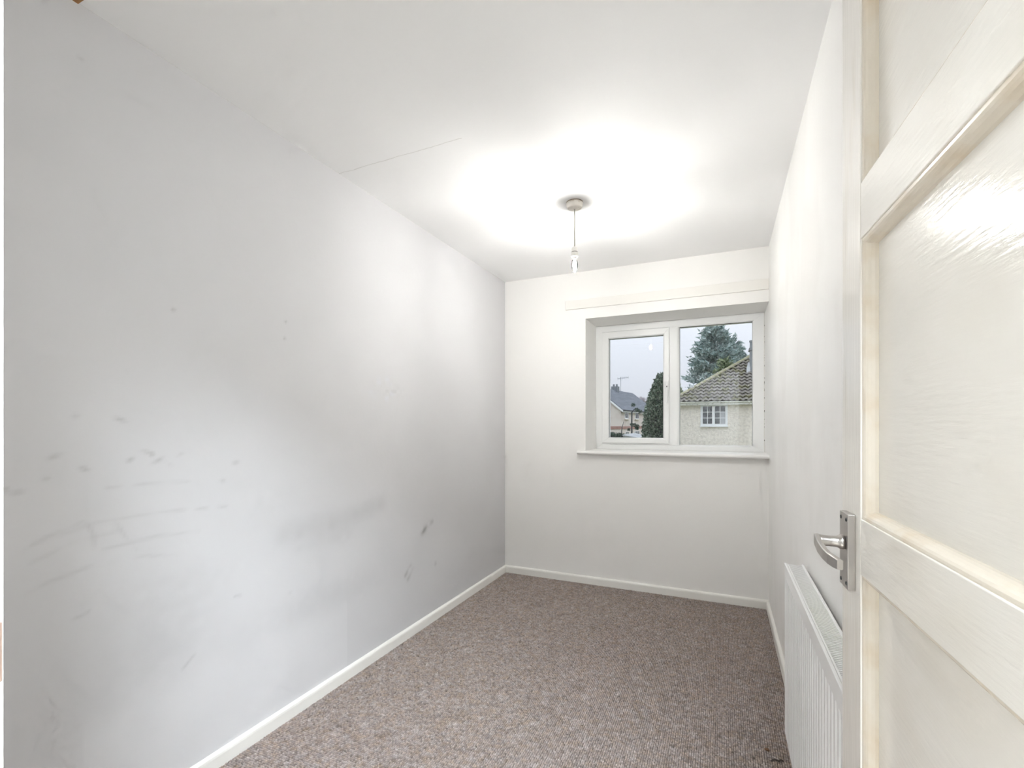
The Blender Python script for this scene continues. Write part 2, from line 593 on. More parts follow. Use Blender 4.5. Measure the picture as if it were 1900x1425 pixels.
# far wall with the window opening
bm = bmesh.new()
bx(bm, XL - .1, OX0, YF, 3.95, 0, ZC)
bx(bm, OX0, XR, YF, 3.95, OZ1, ZC)
bx(bm, OX0, XR, YF, 3.95, 0, OZ0 - .022)
tag(from_bm('wall_far', bm, 'white_wall'), 'cream white end wall around the window', 'wall', kind='structure')
# right wall, forms the right reveal of the window too
box('wall_right', XR, XR + .12, YN, 3.95, 0, ZC, 'right_wall')
tag(bpy.data.objects['wall_right'], 'white side wall behind the radiator and open door', 'wall', kind='structure')
# near wall with the doorway the camera looks through
DX0, DZ1 = -0.569, 1.992
bm = bmesh.new()
bx(bm, -1.9, DX0 - .03, .08, YN, 0, ZC)
bx(bm, DX0 - .03, .302, .08, YN, DZ1 + .03, ZC)
bx(bm, .302, 1.5, .08, YN, 0, ZC)
tag(from_bm('wall_near', bm, 'white_wall'), 'white wall around the doorway', 'wall', kind='structure')


# ceiling: white, with a hairline plasterboard crack
def make_ceiling():
    m = mat('ceiling_paint', (0.885, 0.885, 0.885), 0.8, 0.25,
            bump=[((16, 16, 16), 2, 0.08, 0.006)])
    nt = m.node_tree
    b = nt.nodes['Principled BSDF']
    tc = nt.nodes.new('ShaderNodeTexCoord')
    sep = nt.nodes.new('ShaderNodeSeparateXYZ')
    nt.links.new(tc.outputs['Object'], sep.inputs[0])

    def mth(op, a, bb=None):
        n = nt.nodes.new('ShaderNodeMath')
        n.operation = op
        for k, v in enumerate((a, bb)):
            if v is None:
                continue
            if isinstance(v, (int, float)):
                n.inputs[k].default_value = v
            else:
                nt.links.new(v, n.inputs[k])
        return n.outputs[0]
    nz = nt.nodes.new('ShaderNodeTexNoise')
    nz.inputs['Scale'].default_value = 14
    nt.links.new(tc.outputs['Object'], nz.inputs['Vector'])
    wob = mth('MULTIPLY', mth('SUBTRACT', nz.outputs['Fac'], 0.5), 0.02)
    d = mth('ABSOLUTE', mth('ADD', mth('SUBTRACT', sep.outputs['Y'], 1.676), wob))
    line = mth('LESS_THAN', d, 0.0022)
    side = mth('LESS_THAN', sep.outputs['X'], -0.98)
    f = mth('MULTIPLY', mth('MULTIPLY', line, side), 0.55)
    mx = nt.nodes.new('ShaderNodeMix')
    mx.data_type = 'RGBA'
    nt.links.new(f, mx.inputs['Factor'])
    mx.inputs['A'].default_value = (0.885, 0.885, 0.885, 1)
    mx.inputs['B'].default_value = (0.62, 0.61, 0.59, 1)
    nt.links.new(mx.outputs['Result'], b.inputs['Base Color'])
    box('ceiling', -1.9, 1.5, -1.5, 3.95, ZC, ZC + .06, 'ceiling_paint')
    tag(bpy.data.objects['ceiling'], 'white plastered ceiling with a faint hairline crack', 'ceiling', kind='structure')


make_ceiling()
box('trim_1', XL, XR, .686, .6985, ZC - .004, ZC + .001, 'bare_timber')
tag(bpy.data.objects['trim_1'], 'thin strip of bare brown timber across the ceiling by the doorway', 'ceiling strip', kind='structure')

# hallway behind the camera
box('floor_hall', -1.9, 1.5, -1.5, .0999, -0.06, 0.0, 'pale_bounce_floor')  # floor made pale so lamp light bounces up to the room ceiling
tag(bpy.data.objects['floor_hall'], 'unseen hallway floor, made pale to bounce light into the room', 'floor', kind='structure')
box('wall_hall_back', -1.9, 1.5, -1.5, -1.4, 0, ZC, 'hall_dim_back')  # wall colour darkened to weaken its reflection in the window panes
tag(bpy.data.objects['wall_hall_back'], 'unseen hallway wall, darkened to dim its reflection in the window', 'wall', kind='structure')
bm = bmesh.new()
bx(bm, -1.9, -1.8, -1.4, .08, 0, ZC)
bx(bm, 1.4, 1.5, -1.4, .08, 0, ZC)
tag(from_bm('wall_hall', bm, 'hall_paint'), 'pale hallway end walls either side of the doorway', 'wall', kind='structure')
HLX, HLY = .38, -.46  # added lamp, out of view, to light the near part of the room
hl = tag(empty('hall_fill_lamp', (HLX, HLY, ZC)), 'added unseen hallway lamp that brightens the near half of the room', 'lamp')
bm = bmesh.new()
lathe(bm, [(.245, -.03), (.255, -.02), (.255, 0)], (HLX, HLY, ZC), 32)
from_bm('fill_lamp_base', bm, 'white_plastic', hl)
bm = bmesh.new()
lathe(bm, [(.02, -.085), (.10, -.08), (.17, -.066), (.22, -.046), (.24, -.03)], (HLX, HLY, ZC), 32)
from_bm('fill_lamp_diffuser', bm, 'hall_fill_glow', hl, smooth=True)

# skirting boards
SK = [(0, 0), (.016, 0), (.016, .046), (.0145, .053), (.010, .058), (.004, .061), (0, .061)]


def skirt(name, label, e0, e1):
    bm = bmesh.new()
    sweep(bm, SK, (e0, e1))
    tag(from_bm(name, bm, 'skirting_paint'), label, 'skirting board', kind='structure')


skirt('baseboard_left', 'white skirting board along the grey wall',
      lambda u, v: (XL + u, YN, v), lambda u, v: (XL + u, YF - u, v))
skirt('baseboard_far', 'white skirting board under the window',
      lambda u, v: (XL + u, YF - u, v), lambda u, v: (XR - u, YF - u, v))
skirt('baseboard_right', 'white skirting board below the radiator wall',
      lambda u, v: (XR - u, YN + .05, v), lambda u, v: (XR - u, YF - u, v))
for n in ('baseboard_left', 'baseboard_far', 'baseboard_right'):
    md = bpy.data.objects[n].modifiers.new('soften', 'BEVEL')
    md.width = .0015
    md.segments = 1

# curtain batten above the window
box('trim_2', -1.120, XR - .001, YF - .013, YF, 2.114, 2.184, 'trim_paint', bev=.002)
tag(bpy.data.objects['trim_2'], 'long painted curtain batten on the wall above the window', 'batten', kind='structure')

# =================================================================== WINDOW
win = tag(empty('window_1', (-.344, YW, OZ0)), 'white plastic double window with sill at the end wall', 'window', kind='structure')


def frame_side(name, x0, x1, z0, z1, side, w, y0, dep, cham, parent, m='upvc'):
    """One mitred member of a rectangular frame. w = (left, right, bottom, top) widths."""
    wl, wr, wb, wt = w
    g = .0006
    ww = dict(l=wl, r=wr, b=wb, t=wt)[side]
    prof = [(0, .0015), (.0015, 0), (ww - cham, 0), (ww - cham * .4, cham * .35), (ww, cham), (ww, dep), (0, dep)]

    def P(u, v, end):
        f = u / ww
        if side in 'lr':
            x = x0 + u if side == 'l' else x1 - u
            z = (z0 + wb * f + g) if end == 0 else (z1 - wt * f - g)
        else:
            z = z0 + u if side == 'b' else z1 - u
            x = (x0 + wl * f + g) if end == 0 else (x1 - wr * f - g)
        return (x, y0 + v, z)
    bm = bmesh.new()
    sweep(bm, prof, (lambda u, v: P(u, v, 0), lambda u, v: P(u, v, 1)))
    return from_bm(name, bm, m, parent)


FX0, FX1, FZ0, FZ1 = OX0 + .001, .2735, 1.0205, 2.034
SX0, SX1, SZ0, SZ1 = -.908, -.381, 1.073, 1.976
w_out_ = (.060, .0745, .043, .058)
for s, n in (('l', 'frame_jamb'), ('r', 'frame_jamb'), ('b', 'frame_bottom_rail'), ('t', 'frame_head')):
    # outer frame: the right half carries a fixed light, the left half the opening sash
    frame_side(n, FX0, FX1, FZ0, FZ1, s, w_out_, YW, .065, .010, win)
# mullion
bm = bmesh.new()
prof = [(-.395, .004), (-.393, 0), (-.322, 0), (-.311, .004), (-.305, .012), (-.305, .065), (-.395, .065)]
sweep(bm, prof, (lambda u, v: (u, YW + v, FZ0 + .040), lambda u, v: (u, YW + v, FZ1 - .056)))
from_bm('mullion', bm, 'upvc', win)
for s, n in (('l', 'sash_rebate'), ('r', 'sash_rebate'), ('b', 'sash_rebate'), ('t', 'sash_rebate')):
    frame_side(n, -.904, -.384, 1.0615, 1.979, s, (.03, .03, .03, .03), YW + .002, .060, .002, win)
# opening sash
sash = empty('sash', (-.6445, YW, SZ0))
sash.parent = win
sash.matrix_parent_inverse = pinv(win)
sw = (.057, .044, .042, .053)
for s, n in (('l', 'sash_stile'), ('r', 'sash_stile'), ('b', 'sash_bottom_rail'), ('t', 'sash_top_rail')):
    frame_side(n, SX0, SX1, SZ0, SZ1, s, sw, YW - .016, .060, .010, sash)
box('sash_pane', SX0 + .05, SX1 - .038, YW + .012, YW + .016, SZ0 + .036, SZ1 - .046, 'pane_glass', sash)
bm = bmesh.new()
bx(bm, SX0 + .0568, SX0 + .0585, YW + .004, YW + .011, SZ0 + .042, SZ1 - .053)
bx(bm, SX0 + .057, SX1 - .044, YW + .004, YW + .011, SZ1 - .0545, SZ1 - .0528)
from_bm('sash_gasket', bm, 'gasket', sash)
# espagnolette handle on the sash
bm = bmesh.new()
bx(bm, -.407, -.383, YW - .030, YW - .0155, 1.485, 1.560, .004)
bx(bm, -.403, -.387, YW - .046, YW - .028, 1.505, 1.535, .005)
bx(bm, -.4015, -.3885, YW - .050, YW - .034, 1.385, 1.530, .005)
hd = from_bm('window_handle', bm, 'upvc', sash)
hd['label'] = 'white lever handle with a dark keyhole'
box('keyhole', -.399, -.391, YW - .0508, YW - .0495, 1.511, 1.519, 'dark_slot', sash)
# fixed light
box('fixed_pane', -.312, .206, YW + .022, YW + .026, 1.056, 1.982, 'pane_glass', win)
bm = bmesh.new()
bx(bm, -.305, .199, YW + .0125, YW + .0215, 1.9735, 1.9765)
bx(bm, -.3052, -.3038, YW + .0125, YW + .0215, 1.063, 1.976)
bx(bm, .1978, .1992, YW + .0125, YW + .0215, 1.063, 1.976)
from_bm('pane_gasket', bm, 'gasket', win)
sl = box('sealant_strip', .2735, XR, YW + .001, YW + .06, FZ0, FZ1 - .005, 'sealant_mould', win)
sl['label'] = 'white sealant speckled with black mould'
# sill board with a rounded nose
bm = bmesh.new()
r = .0135
prof = [(YW + .06, 1.0205), (YW + .06, .9935)]
for k in range(9):
    a = -math.pi / 2 - math.pi * k / 8
    prof.append((3.472 + r + r * math.cos(a) * 1.0, 1.007 + r * math.sin(a)))
xa, xb = -1.018, XR - .0005
# nose oversails the wall, the rest fills the opening
bm2 = bmesh.new()
nose = [(YF + .0, 1.0205), (YF + .0, .9935)] + prof[2:]
sweep(bm2, nose, (lambda u, v: (xa, u, v), lambda u, v: (xb, u, v)))
bx(bm2, OX0 + .0005, xb, YF, YW + .06, .9945, 1.0204)
bm.free()
from_bm('window_sill', bm2, 'sill_paint', win)

# =================================================================== DOOR
DW, DT, DZ0, DZT = .80, .040, .009, 1.985
ang = R(2.97)
DP = (.192 + DW * math.sin(ang), .991 - DW * math.cos(ang), 0)
door = tag(empty('door_1', DP, ang), 'cream gloss panelled door standing open beside the radiator', 'door', kind='structure')
ST = .0964


def dbox(name, y0, y1, z0, z1, m, x0=0.0, x1=DT, bev=.0012):
    return box(name, x0, x1, y0, y1, z0, z1, m, door, bev, local=True)


dbox('lock_stile', DW - ST, DW, DZ0, DZT, 'door_stile')
dbox('hinge_stile', 0, ST, DZ0, DZT, 'door_stile')
rails = [('bottom_rail', DZ0, .21), ('lock_rail', .985, 1.072), ('frieze_rail', 1.511, 1.598), ('top_rail', 1.888, DZT)]
for n, a, b in rails:
    dbox(n, ST + .0003, DW - ST - .0003, a, b, 'door_face')
PD = .020
for k, (a, b) in enumerate(((.21, .985), (1.072, 1.511), (1.598, 1.888))):
    dbox('door_panel', ST, DW - ST, a, b, 'door_face', PD, PD + .008, 0)
    # ovolo moulding on the four sides of the panel recess
    mo = .013
    prof = [(0, .0022)]
    for q in range(7):
        t = q / 6 * math.pi / 2
        prof.append((.0015 + (mo - .0015) * math.sin(t), .0022 + (PD - .0022) * (1 - math.cos(t)) if q else .0022))
    prof += [(mo, PD), (0, PD)]
    clean = []
    for p in prof:
        if not clean or (abs(p[0] - clean[-1][0]) + abs(p[1] - clean[-1][1])) > 1e-5:
            clean.append(p)
    y0, y1 = ST, DW - ST
    for side in 'lrbt':
        bm = bmesh.new()
        if side == 'l':
            en = (lambda u, v: (v, y0 + u, a + u), lambda u, v: (v, y0 + u, b - u))
        elif side == 'r':
            en = (lambda u, v: (v, y1 - u, a + u), lambda u, v: (v, y1 - u, b - u))
        elif side == 'b':
            en = (lambda u, v: (v, y0 + u, a + u), lambda u, v: (v, y1 - u, a + u))
        else:
            en = (lambda u, v: (v, y0 + u, b - u), lambda u, v: (v, y1 - u, b - u))
        sweep(bm, clean, en)
        from_bm('panel_moulding', bm, 'door_moulding', door, local=True)

# lever handle on its back plate
HU, HZ = .749, 1.0125            # centre of the plate along the door and in height
handle = empty('door_handle', (0, HU, HZ))
handle.parent = door
handle['label'] = 'satin nickel lever handle on a rectangular plate'
bm = bmesh.new()
bx(bm, -.011, 0, -.022, .022, -.0615, .0615, .0012)
from_bm('handle_plate', bm, 'satin_nickel', handle, local=True)
bm = bmesh.new()
lathe(bm, [(.0122, -.0115), (.0122, -.0165), (.0105, -.0185), (.0092, -.022), (.0088, -.032), (.0095, -.044), (.0100, -.050)],
      (0, -.002, .0125), 24, 'x')
from_bm('handle_neck', bm, 'satin_nickel', handle, local=True, smooth=True)
# lever: flat bar that runs towards the hinges, bowed away from the door
bm = bmesh.new()
NL = 22
path = []
for i in range(NL + 1):
    t = i / NL
    y = .012 - .152 * t
    bow = float(np.interp(y, [-.140, -.128, -.112, -.09, -.05, .012], [-.0500, -.0535, -.0565, -.0575, -.0555, -.0475]))
    hh = .0108 - .0030 * t
    if t < .06:
        hh *= .75 + 4 * t
    if t > .95:
        hh *= 1 - 2.0 * (t - .95)
    path.append((bow, y, .0125 - .004 * t * t, hh))
sec = []
for (x, y, z, hh) in path:
    th = .0036
    rect = [(-th, -hh * .86), (-th * .7, -hh), (th * .7, -hh), (th, -hh * .86), (th, hh * .86), (th * .7, hh), (-th * .7, hh), (-th, hh * .86)]
    sec.append([bm.verts.new((x + p, y, z + q)) for p, q in rect])
for a, b in zip(sec[:-1], sec[1:]):
    for k in range(8):
        bm.faces.new((a[k], a[(k + 1) % 8], b[(k + 1) % 8], b[k]))
bm.faces.new(sec[0])
bm.faces.new(sec[-1])
from_bm('lever', bm, 'satin_nickel', handle, local=True)
sm = None
for (sy, sz) in ((-.0155, .052), (.0135, .052), (-.0155, -.052), (.0135, -.052)):
    if sm is None:
        bm = bmesh.new()
        lathe(bm, [(.0034, -.0108), (.0034, -.0116), (.0022, -.0122), (.0008, -.0118)], (0, 0, 0), 12, 'x')
        o = from_bm('screw', bm, 'dark_slot', handle, local=True)
        sm = o.data
    else:
        o = put(bpy.data.objects.new('screw', sm), handle, local=True)
    o.location = (0, sy, sz)
for hz in (.22, 1.02, 1.78):
    bm = bmesh.new()
    tube(bm, [(DT + .001, -.004, hz - .045), (DT + .001, -.004, hz + .045)], .0028, 10)
    bx(bm, DT - .030, DT, -.0012, .0003, hz - .045, hz + .045)
    from_bm('hinge', bm, 'screw_metal', door, local=True)

# door lining with latch keep
lin = tag(empty('trim_3', (DX0, .13, 0)), 'white gloss door lining with a latch plate at the left of the view', 'door frame', kind='structure')
box('lining_jamb', DX0 - .03, DX0, .075, YN, 0, DZ1 + .03, 'skirting_paint', lin)
box('lining_head', DX0, .277, .075, YN, DZ1, DZ1 + .03, 'skirting_paint', lin)
box('lining_jamb', .2775, .302, .075, YN, 0, DZ1 + .03, 'skirting_paint', lin)
bm = bmesh.new()
bx(bm, DX0 - .0005, DX0 + .0012, .160, .1888, .9985, 1.0495)
kp = from_bm('latch_plate', bm, 'copper_plate', lin)
kp['label'] = 'brown metal latch plate'

# =================================================================== RADIATOR
RX0, RX1, RY0, RY1, RZ0, RZ1 = .203, .264, 1.020, 1.955, .105, .720
rad = tag(empty('radiator', (.234, 1.49, RZ0)), 'white ribbed panel radiator with a slatted top on the right wall', 'radiator')
# ribbed front panel
pitch, nrib = .0334, 28
cols = []
y = RY0 + .004
span = (RY1 - RY0 - .008) / nrib
for i in range(nrib):
    y0 = RY0 + .004 + i * span
    for f, d in ((0, 0), (.28, 0), (.40, 1), (.72, 1), (.84, 0)):
        cols.append((y0 + f * span, d))
cols.append((RY1 - .004, 0))
rows = [(RZ0 + .006, 0), (RZ0 + .022, 0), (RZ0 + .034, 1), (RZ1 - .062, 1), (RZ1 - .048, 0), (RZ1 - .016, 0)]
V, Fc = [], []
for (yy, d) in cols:
    for (zz, k) in rows:
        V.append((RX0 + .0015 + .0055 * d * k, yy, zz))
nr = len(rows)
for i in range(len(cols) - 1):
    for j in range(nr - 1):
        a = i * nr + j
        Fc.append((a, a + nr, a + nr + 1, a + 1))
nb = len(V)
for (yy, d) in cols:
    V.append((RX0 + .014, yy, rows[0][0]))
    V.append((RX0 + .014, yy, rows[-1][0]))
for i in range(len(cols) - 1):
    a, b = i * nr, (i + 1) * nr
    p, q = nb + 2 * i, nb + 2 * i + 2
    Fc.append((a, p, q, b))
    Fc.append((a + nr - 1, b + nr - 1, q + 1, p + 1))
    Fc.append((p, p + 1, q + 1, q))
Fc.append(tuple(list(range(nr)) + [nb + 1, nb]))
e0 = (len(cols) - 1)
Fc.append(tuple([e0 * nr + k for k in range(nr)][::-1] + [nb + 2 * e0, nb + 2 * e0 + 1]))
from_py('front_panel', V, Fc, 'radiator_enamel', rad)
box('rear_panel', RX1 - .012, RX1, RY0 + .004, RY1 - .004, RZ0 + .006, RZ1 - .016, 'radiator_enamel', rad, .003)
box('end_cover', RX0 + .0035, RX1, RY1 - .0035, RY1, RZ0 + .02, RZ1 - .004, 'radiator_enamel', rad, .001)
box('end_cover', RX0 + .0035, RX1, RY0, RY0 + .0035, RZ0 + .02, RZ1 - .004, 'radiator_enamel', rad, .001)
box('convector_fins', RX0 + .018, RX1 - .016, RY0 + .02, RY1 - .02, RZ0 + .05, RZ1 - .022, 'radiator_inside', rad)  # dark block, its colour stands for the shade between the slats
# top grille: two long rails and separate slats
bm = bmesh.new()
bx(bm, RX0, RX0 + .0075, RY0, RY1, RZ1 - .020, RZ1, .0015)
from_bm('grille_rail', bm, 'radiator_enamel', rad)
bm = bmesh.new()
bx(bm, RX0 + .0085, RX0 + .013, RY0, RY1, RZ1 - .012, RZ1 - .0015, .001)
from_bm('grille_rail', bm, 'radiator_enamel', rad)
bm = bmesh.new()
bx(bm, RX1 - .007, RX1, RY0, RY1, RZ1 - .020, RZ1, .0015)
from_bm('grille_rail', bm, 'radiator_enamel', rad)
bm = bmesh.new()
bx(bm, RX0 + .013, RX1 - .007, -.0023, .0023, -.0062, 0)
first = None
ns = 100
for i in range(ns):
    yy = RY0 + .010 + (RY1 - RY0 - .02) * i / (ns - 1)
    if first is None:
        o = from_bm('grille_slat', bm, 'radiator_enamel', rad)
        first = o.data
    else:
        o = put(bpy.data.objects.new('grille_slat', first), rad)
    o.location = (0, yy, RZ1 - .0025)
for yy in (1.16, 1.80):
    box('wall_bracket', RX1 - .001, XR, yy - .015, yy + .015, RZ0 + .06, RZ1 - .06, 'radiator_inside', rad)
bm = bmesh.new()
tube(bm, [(.234, RY1 - .03, RZ0 + .02), (.234, RY1 - .03, .0075)], .0075, 10)
lathe(bm, [(.011, .045), (.012, .06), (.012, .078), (.009, .085)], (.234, RY1 - .03, 0), 14)
from_bm('valve_pipe', bm, 'radiator_enamel', rad)

# small bits of litter
def crumb(name, loc, sx, sy, sz, m, label, cat, seed):
    rr = random.Random(seed)
    bm = bmesh.new()
    bmesh.ops.create_icosphere(bm, subdivisions=2, radius=1.0)
    for v in bm.verts:
        k = 1 + rr.uniform(-.35, .3)
        v.co = Vector((v.co.x * sx * k, v.co.y * sy * k, v.co.z * sz * k))
    o = from_bm(name, bm, m, smooth=True)
    o.location = loc
    tag(o, label, cat)


crumb('fluff_bit', (.150, 1.985, .0085), .009, .006, .004, 'dry_leaf', 'small brown bit of fluff on the carpet near the radiator', 'fluff', 2)
bm = bmesh.new()
tube(bm, [(.160, 1.925, .0075), (.172, 1.938, .009), (.185, 1.935, .008), (.193, 1.945, .009), (.199, 1.94, .0075)], .0028, 6)
tag(from_bm('yarn_thread', bm, 'thread', smooth=True), 'loose dark carpet thread at the foot of the radiator', 'thread')
crumb('dry_leaf', (.232, 1.075, RZ1 + .0008), .012, .008, .0032, 'dry_leaf', 'scrap of dry brown leaf lying on the radiator grille', 'leaf', 5)

# =================================================================== PENDANT LIGHT
LX, LY = -.718, 2.409
pend = tag(empty('pendant_light', (LX, LY, ZC)), 'bare lit bulb hanging on a flex from a white ceiling rose', 'pendant light')
bm = bmesh.new()
lathe(bm, [(.0445, -.0045), (.0445, 0)], (LX, LY, ZC), 40)
from_bm('rose_gap', bm, 'brown_gap', pend, smooth=False)
bm = bmesh.new()
lathe(bm, [(.004, -.0345), (.012, -.034), (.033, -.032), (.0385, -.029), (.0415, -.024), (.0440, -.012), (.0452, -.0042)], (LX, LY, ZC), 40)
from_bm('rose_cap', bm, 'aged_plastic', pend, smooth=True)
bm = bmesh.new()
tube(bm, [(LX, LY, ZC - .036), (LX + .0008, LY, ZC - .09), (LX - .0006, LY, ZC - .15), (LX + .0004, LY, ZC - .20), (LX, LY, ZC - .245)], .0034, 8)
from_bm('flex', bm, 'cord_plastic', pend, smooth=True)
holder = bmesh.new()
lathe(holder, [(.004, -.2375), (.0125, -.238), (.0148, -.2405), (.0160, -.262)], (LX, LY, ZC), 28)
ho = from_bm('lamp_holder', holder, 'white_plastic', pend)
bm = bmesh.new()
lathe(bm, [(.0163, -.262), (.0163, -.2655)], (LX, LY, ZC), 28)
from_bm('holder_seam', bm, 'dark_slot', ho)
bm = bmesh.new()
lathe(bm, [(.0175, -.2655), (.0182, -.267), (.0182, -.2735), (.0172, -.275), (.0182, -.2765), (.0180, -.288), (.0165, -.2895)], (LX, LY, ZC), 28)
from_bm('holder_skirt', bm, 'white_plastic', ho)
bm = bmesh.new()
lathe(bm, [(.0112, -.286), (.0112, -.300)], (LX, LY, ZC), 24)
bulb_prof = [(.0110, -.300), (.0120, -.304), (.0150, -.312), (.0172, -.322), (.0176, -.332), (.0165, -.343), (.0135, -.354), (.0090, -.364), (.0045, -.370), (.0015, -.3722)]
cap = from_bm('bulb_cap', bm, 'screw_metal', pend, smooth=True)
bm = bmesh.new()
lathe(bm, bulb_prof, (LX, LY, ZC), 32)
from_bm('bulb_envelope', bm, 'bulb_glass', pend, smooth=True)
bm = bmesh.new()
for k in range(4):
    a = math.pi / 4 + k * math.pi / 2
    tube(bm, [(LX + .0065 * math.cos(a), LY + .0065 * math.sin(a), ZC - .314), (LX + .0095 * math.cos(a), LY + .0095 * math.sin(a), ZC - .334),
              (LX + .0050 * math.cos(a), LY + .0050 * math.sin(a), ZC - .356)], .0030, 8)
from_bm('filament', bm, 'bulb_core', pend, smooth=True)

# =================================================================== OUTDOORS
GZ = -2.65
# sloping ground
V, Fc = [], []
gy = [4.6, 12, 24, 34, 46, 60, 90, 140]
gz = [GZ, GZ, GZ, GZ + .1, GZ + .45, GZ + .75, GZ + 1.0, GZ + 1.5]
gxs = [-60, -30, -15, -5, 5, 15, 30]
for yy, zz in zip(gy, gz):
    for xx in gxs:
        V.append((xx, yy, zz))
n = len(gxs)
for i in range(len(gy) - 1):
    for j in range(n - 1):
        a = i * n + j
        Fc.append((a, a + 1, a + n + 1, a + n))
tag(from_py('ground', V, Fc, 'lawn'), 'grass and gardens outside below the window', 'ground', kind='structure')


def gheight(y):
    return float(np.interp(y, gy, gz))


# ---- neighbouring house, hipped tiled roof, pebbledash wall
XE, YE, ZE, T, D = -2.4155, 24.70, 2.42, .668, 4.6
XG = 4.2
house = tag(empty('neighbour_house', (1.0, 25, GZ)), 'pebbledashed house with a mossy hipped tile roof outside the right pane', 'house')
box('house_wall', XE + .36, XG - .1, 25.0, YE + 2 * D - .3, GZ, ZE - .02, 'pebbledash', house)
pit = math.atan(T)
ex, ez = XE, ZE - .075
ridge_z = ez + D * T
V = [(ex, YE, ez), (XG, YE, ez), (XG, YE + D, ridge_z), (ex + D, YE + D, ridge_z), (ex, YE + 2 * D, ez), (XG, YE + 2 * D, ez)]
Fc = [(0, 1, 2, 3), (0, 3, 4), (4, 3, 2, 5), (1, 5, 2), (0, 4, 5, 1)]
from_py('roof_deck', V, Fc, 'roof_under', house)
# fascia and gutter
box('fascia', XE + .02, XG, YE + .03, YE + .06, ZE - .24, ZE - .085, 'white_gutter', house)
box('soffit', XE + .05, XG, YE + .06, 25.0, ZE - .24, ZE - .22, 'white_gutter', house)
bm = bmesh.new()
gp = []
for k in range(9):
    a = math.pi + math.pi * k / 8
    gp.append((.055 * math.cos(a), .055 * math.sin(a)))
gp += [(.049, 0)] + [(.049 * math.cos(math.pi + math.pi * k / 8), .049 * math.sin(math.pi + math.pi * k / 8)) for k in range(7, 0, -1)] + [(-.049, 0)]
sweep(bm, gp, (lambda u, v: (XE - .02, YE - .035 + u, ZE - .075 + v), lambda u, v: (XG, YE - .035 + u, ZE - .075 + v)))
from_bm('gutter', bm, 'white_gutter', house)
for k in range(8):
    x = XE + .35 + k * .8
    if k == 0:
        o0 = box('gutter_bracket', -.02, .02, YE - .095, YE + .03, ZE - .14, ZE - .075, 'white_gutter', house)
        md0 = o0.data
        o0.location.x = x
    else:
        put(bpy.data.objects.new('gutter_bracket', md0), house).location.x = x
# roof tiles: one wavy tile mesh, shared
TW, TG = .25, .322
prof = []
for k in range(9):
    u = k / 8
    prof.append((u * TW, .026 + .036 * math.sin(2 * math.pi * u + .6)))
V, Fc = [], []
for (vv, lift) in ((-.03, .075), (TG + .02, 0.0)):
    for (u, hgt) in prof:
        V.append((u, vv, hgt + lift))
for (vv, lift) in ((-.03, .075), (TG + .02, 0.0)):
    for (u, hgt) in prof:
        V.append((u, vv, hgt + lift - .04))
m_ = len(prof)
for k in range(m_ - 1):
    Fc.append((k, k + 1, m_ + k + 1, m_ + k))
    Fc.append((k, 2 * m_ + k, 2 * m_ + k + 1, k + 1))
tile_me = bpy.data.meshes.new('roof_tile')
tile_me.from_pydata(V, [], Fc)
tile_me.materials.append(MATS['roof_tile'])
# variation per tile comes from world position in the material
nt = MATS['roof_tile'].node_tree
gi = nt.nodes.new('ShaderNodeNewGeometry')
for nd in nt.nodes:
    if nd.type == 'MAPPING':
        for l in list(nd.inputs[0].links):
            nt.links.remove(l)
        nt.links.new(gi.outputs['Position'], nd.inputs[0])
rr = random.Random(11)
slope_len = D / math.cos(pit)
nrow = int(slope_len / TG)
cosp, sinp = math.cos(pit), math.sin(pit)
for r_ in range(nrow):
    s = r_ * TG - .03
    run = max(0, s) * cosp
    x0 = ex + run + TW * .45
    k0 = math.ceil((x0 - ex) / TW)
    x = ex + k0 * TW - TW * .5
    while x < XG - TW * .6:
        o = put(bpy.data.objects.new('roof_tile', tile_me), house)
        o.rotation_euler = (pit + rr.uniform(-.006, .006), rr.uniform(-.008, .008), rr.uniform(-.006, .006))
        o.location = (x, YE + s * cosp, ez + s * sinp + .012)
        x += TW
# hip tiles, ridge tiles
def ridge_tiles(name, p0, p1, nseg, rad_, m, hgt=.07):
    p0, p1 = Vector(p0), Vector(p1)
    d = (p1 - p0)
    L = d.length / nseg
    bm = bmesh.new()
    pr = []
    for k in range(7):
        a = math.pi * k / 6
        pr.append((rad_ * math.cos(a), hgt * math.sin(a)))
    pr += [(-rad_ * .8, -.02), (rad_ * .8, -.02)]
    sweep(bm, pr, (lambda u, v: (u, 0, v), lambda u, v: (u * .93, L * 1.03, v * .9)))
    bmesh.ops.recalc_face_normals(bm, faces=bm.faces)
    me = bpy.data.meshes.new(name)
    bm.to_mesh(me)
    bm.free()
    me.materials.append(MATS[m])
    q = d.to_track_quat('Y', 'Z')
    for k in range(nseg):
        o = put(bpy.data.objects.new(name, me), house)
        o.rotation_euler = q.to_euler()
        o.location = p0 + d * (k / nseg)


ridge_tiles('hip_tile', (ex - .03, YE - .03, ez + .03), (ex + D, YE + D, ridge_z + .06), 20, .135, 'hip_tile', .095)
ridge_tiles('hip_tile', (ex - .03, YE + 2 * D, ez + .03), (ex + D, YE + D, ridge_z + .06), 20, .135, 'hip_tile', .095)
ridge_tiles('ridge_tile', (ex + D, YE + D, ridge_z + .05), (XG, YE + D, ridge_z + .05), 6, .13, 'hip_tile', .09)
# lump of mortar standing on the hip
bm = bmesh.new()
bmesh.ops.create_icosphere(bm, subdivisions=2, radius=.10)
for v in bm.verts:
    v.co.z *= 1.5
    v.co += Vector((rr.uniform(-.02, .02), rr.uniform(-.02, .02), rr.uniform(-.02, .02)))
o = from_bm('mortar_lump', bm, 'lead_flashing', house)
dd = .98
o.location = (ex + dd, YE + dd, ez + dd * T + .17)
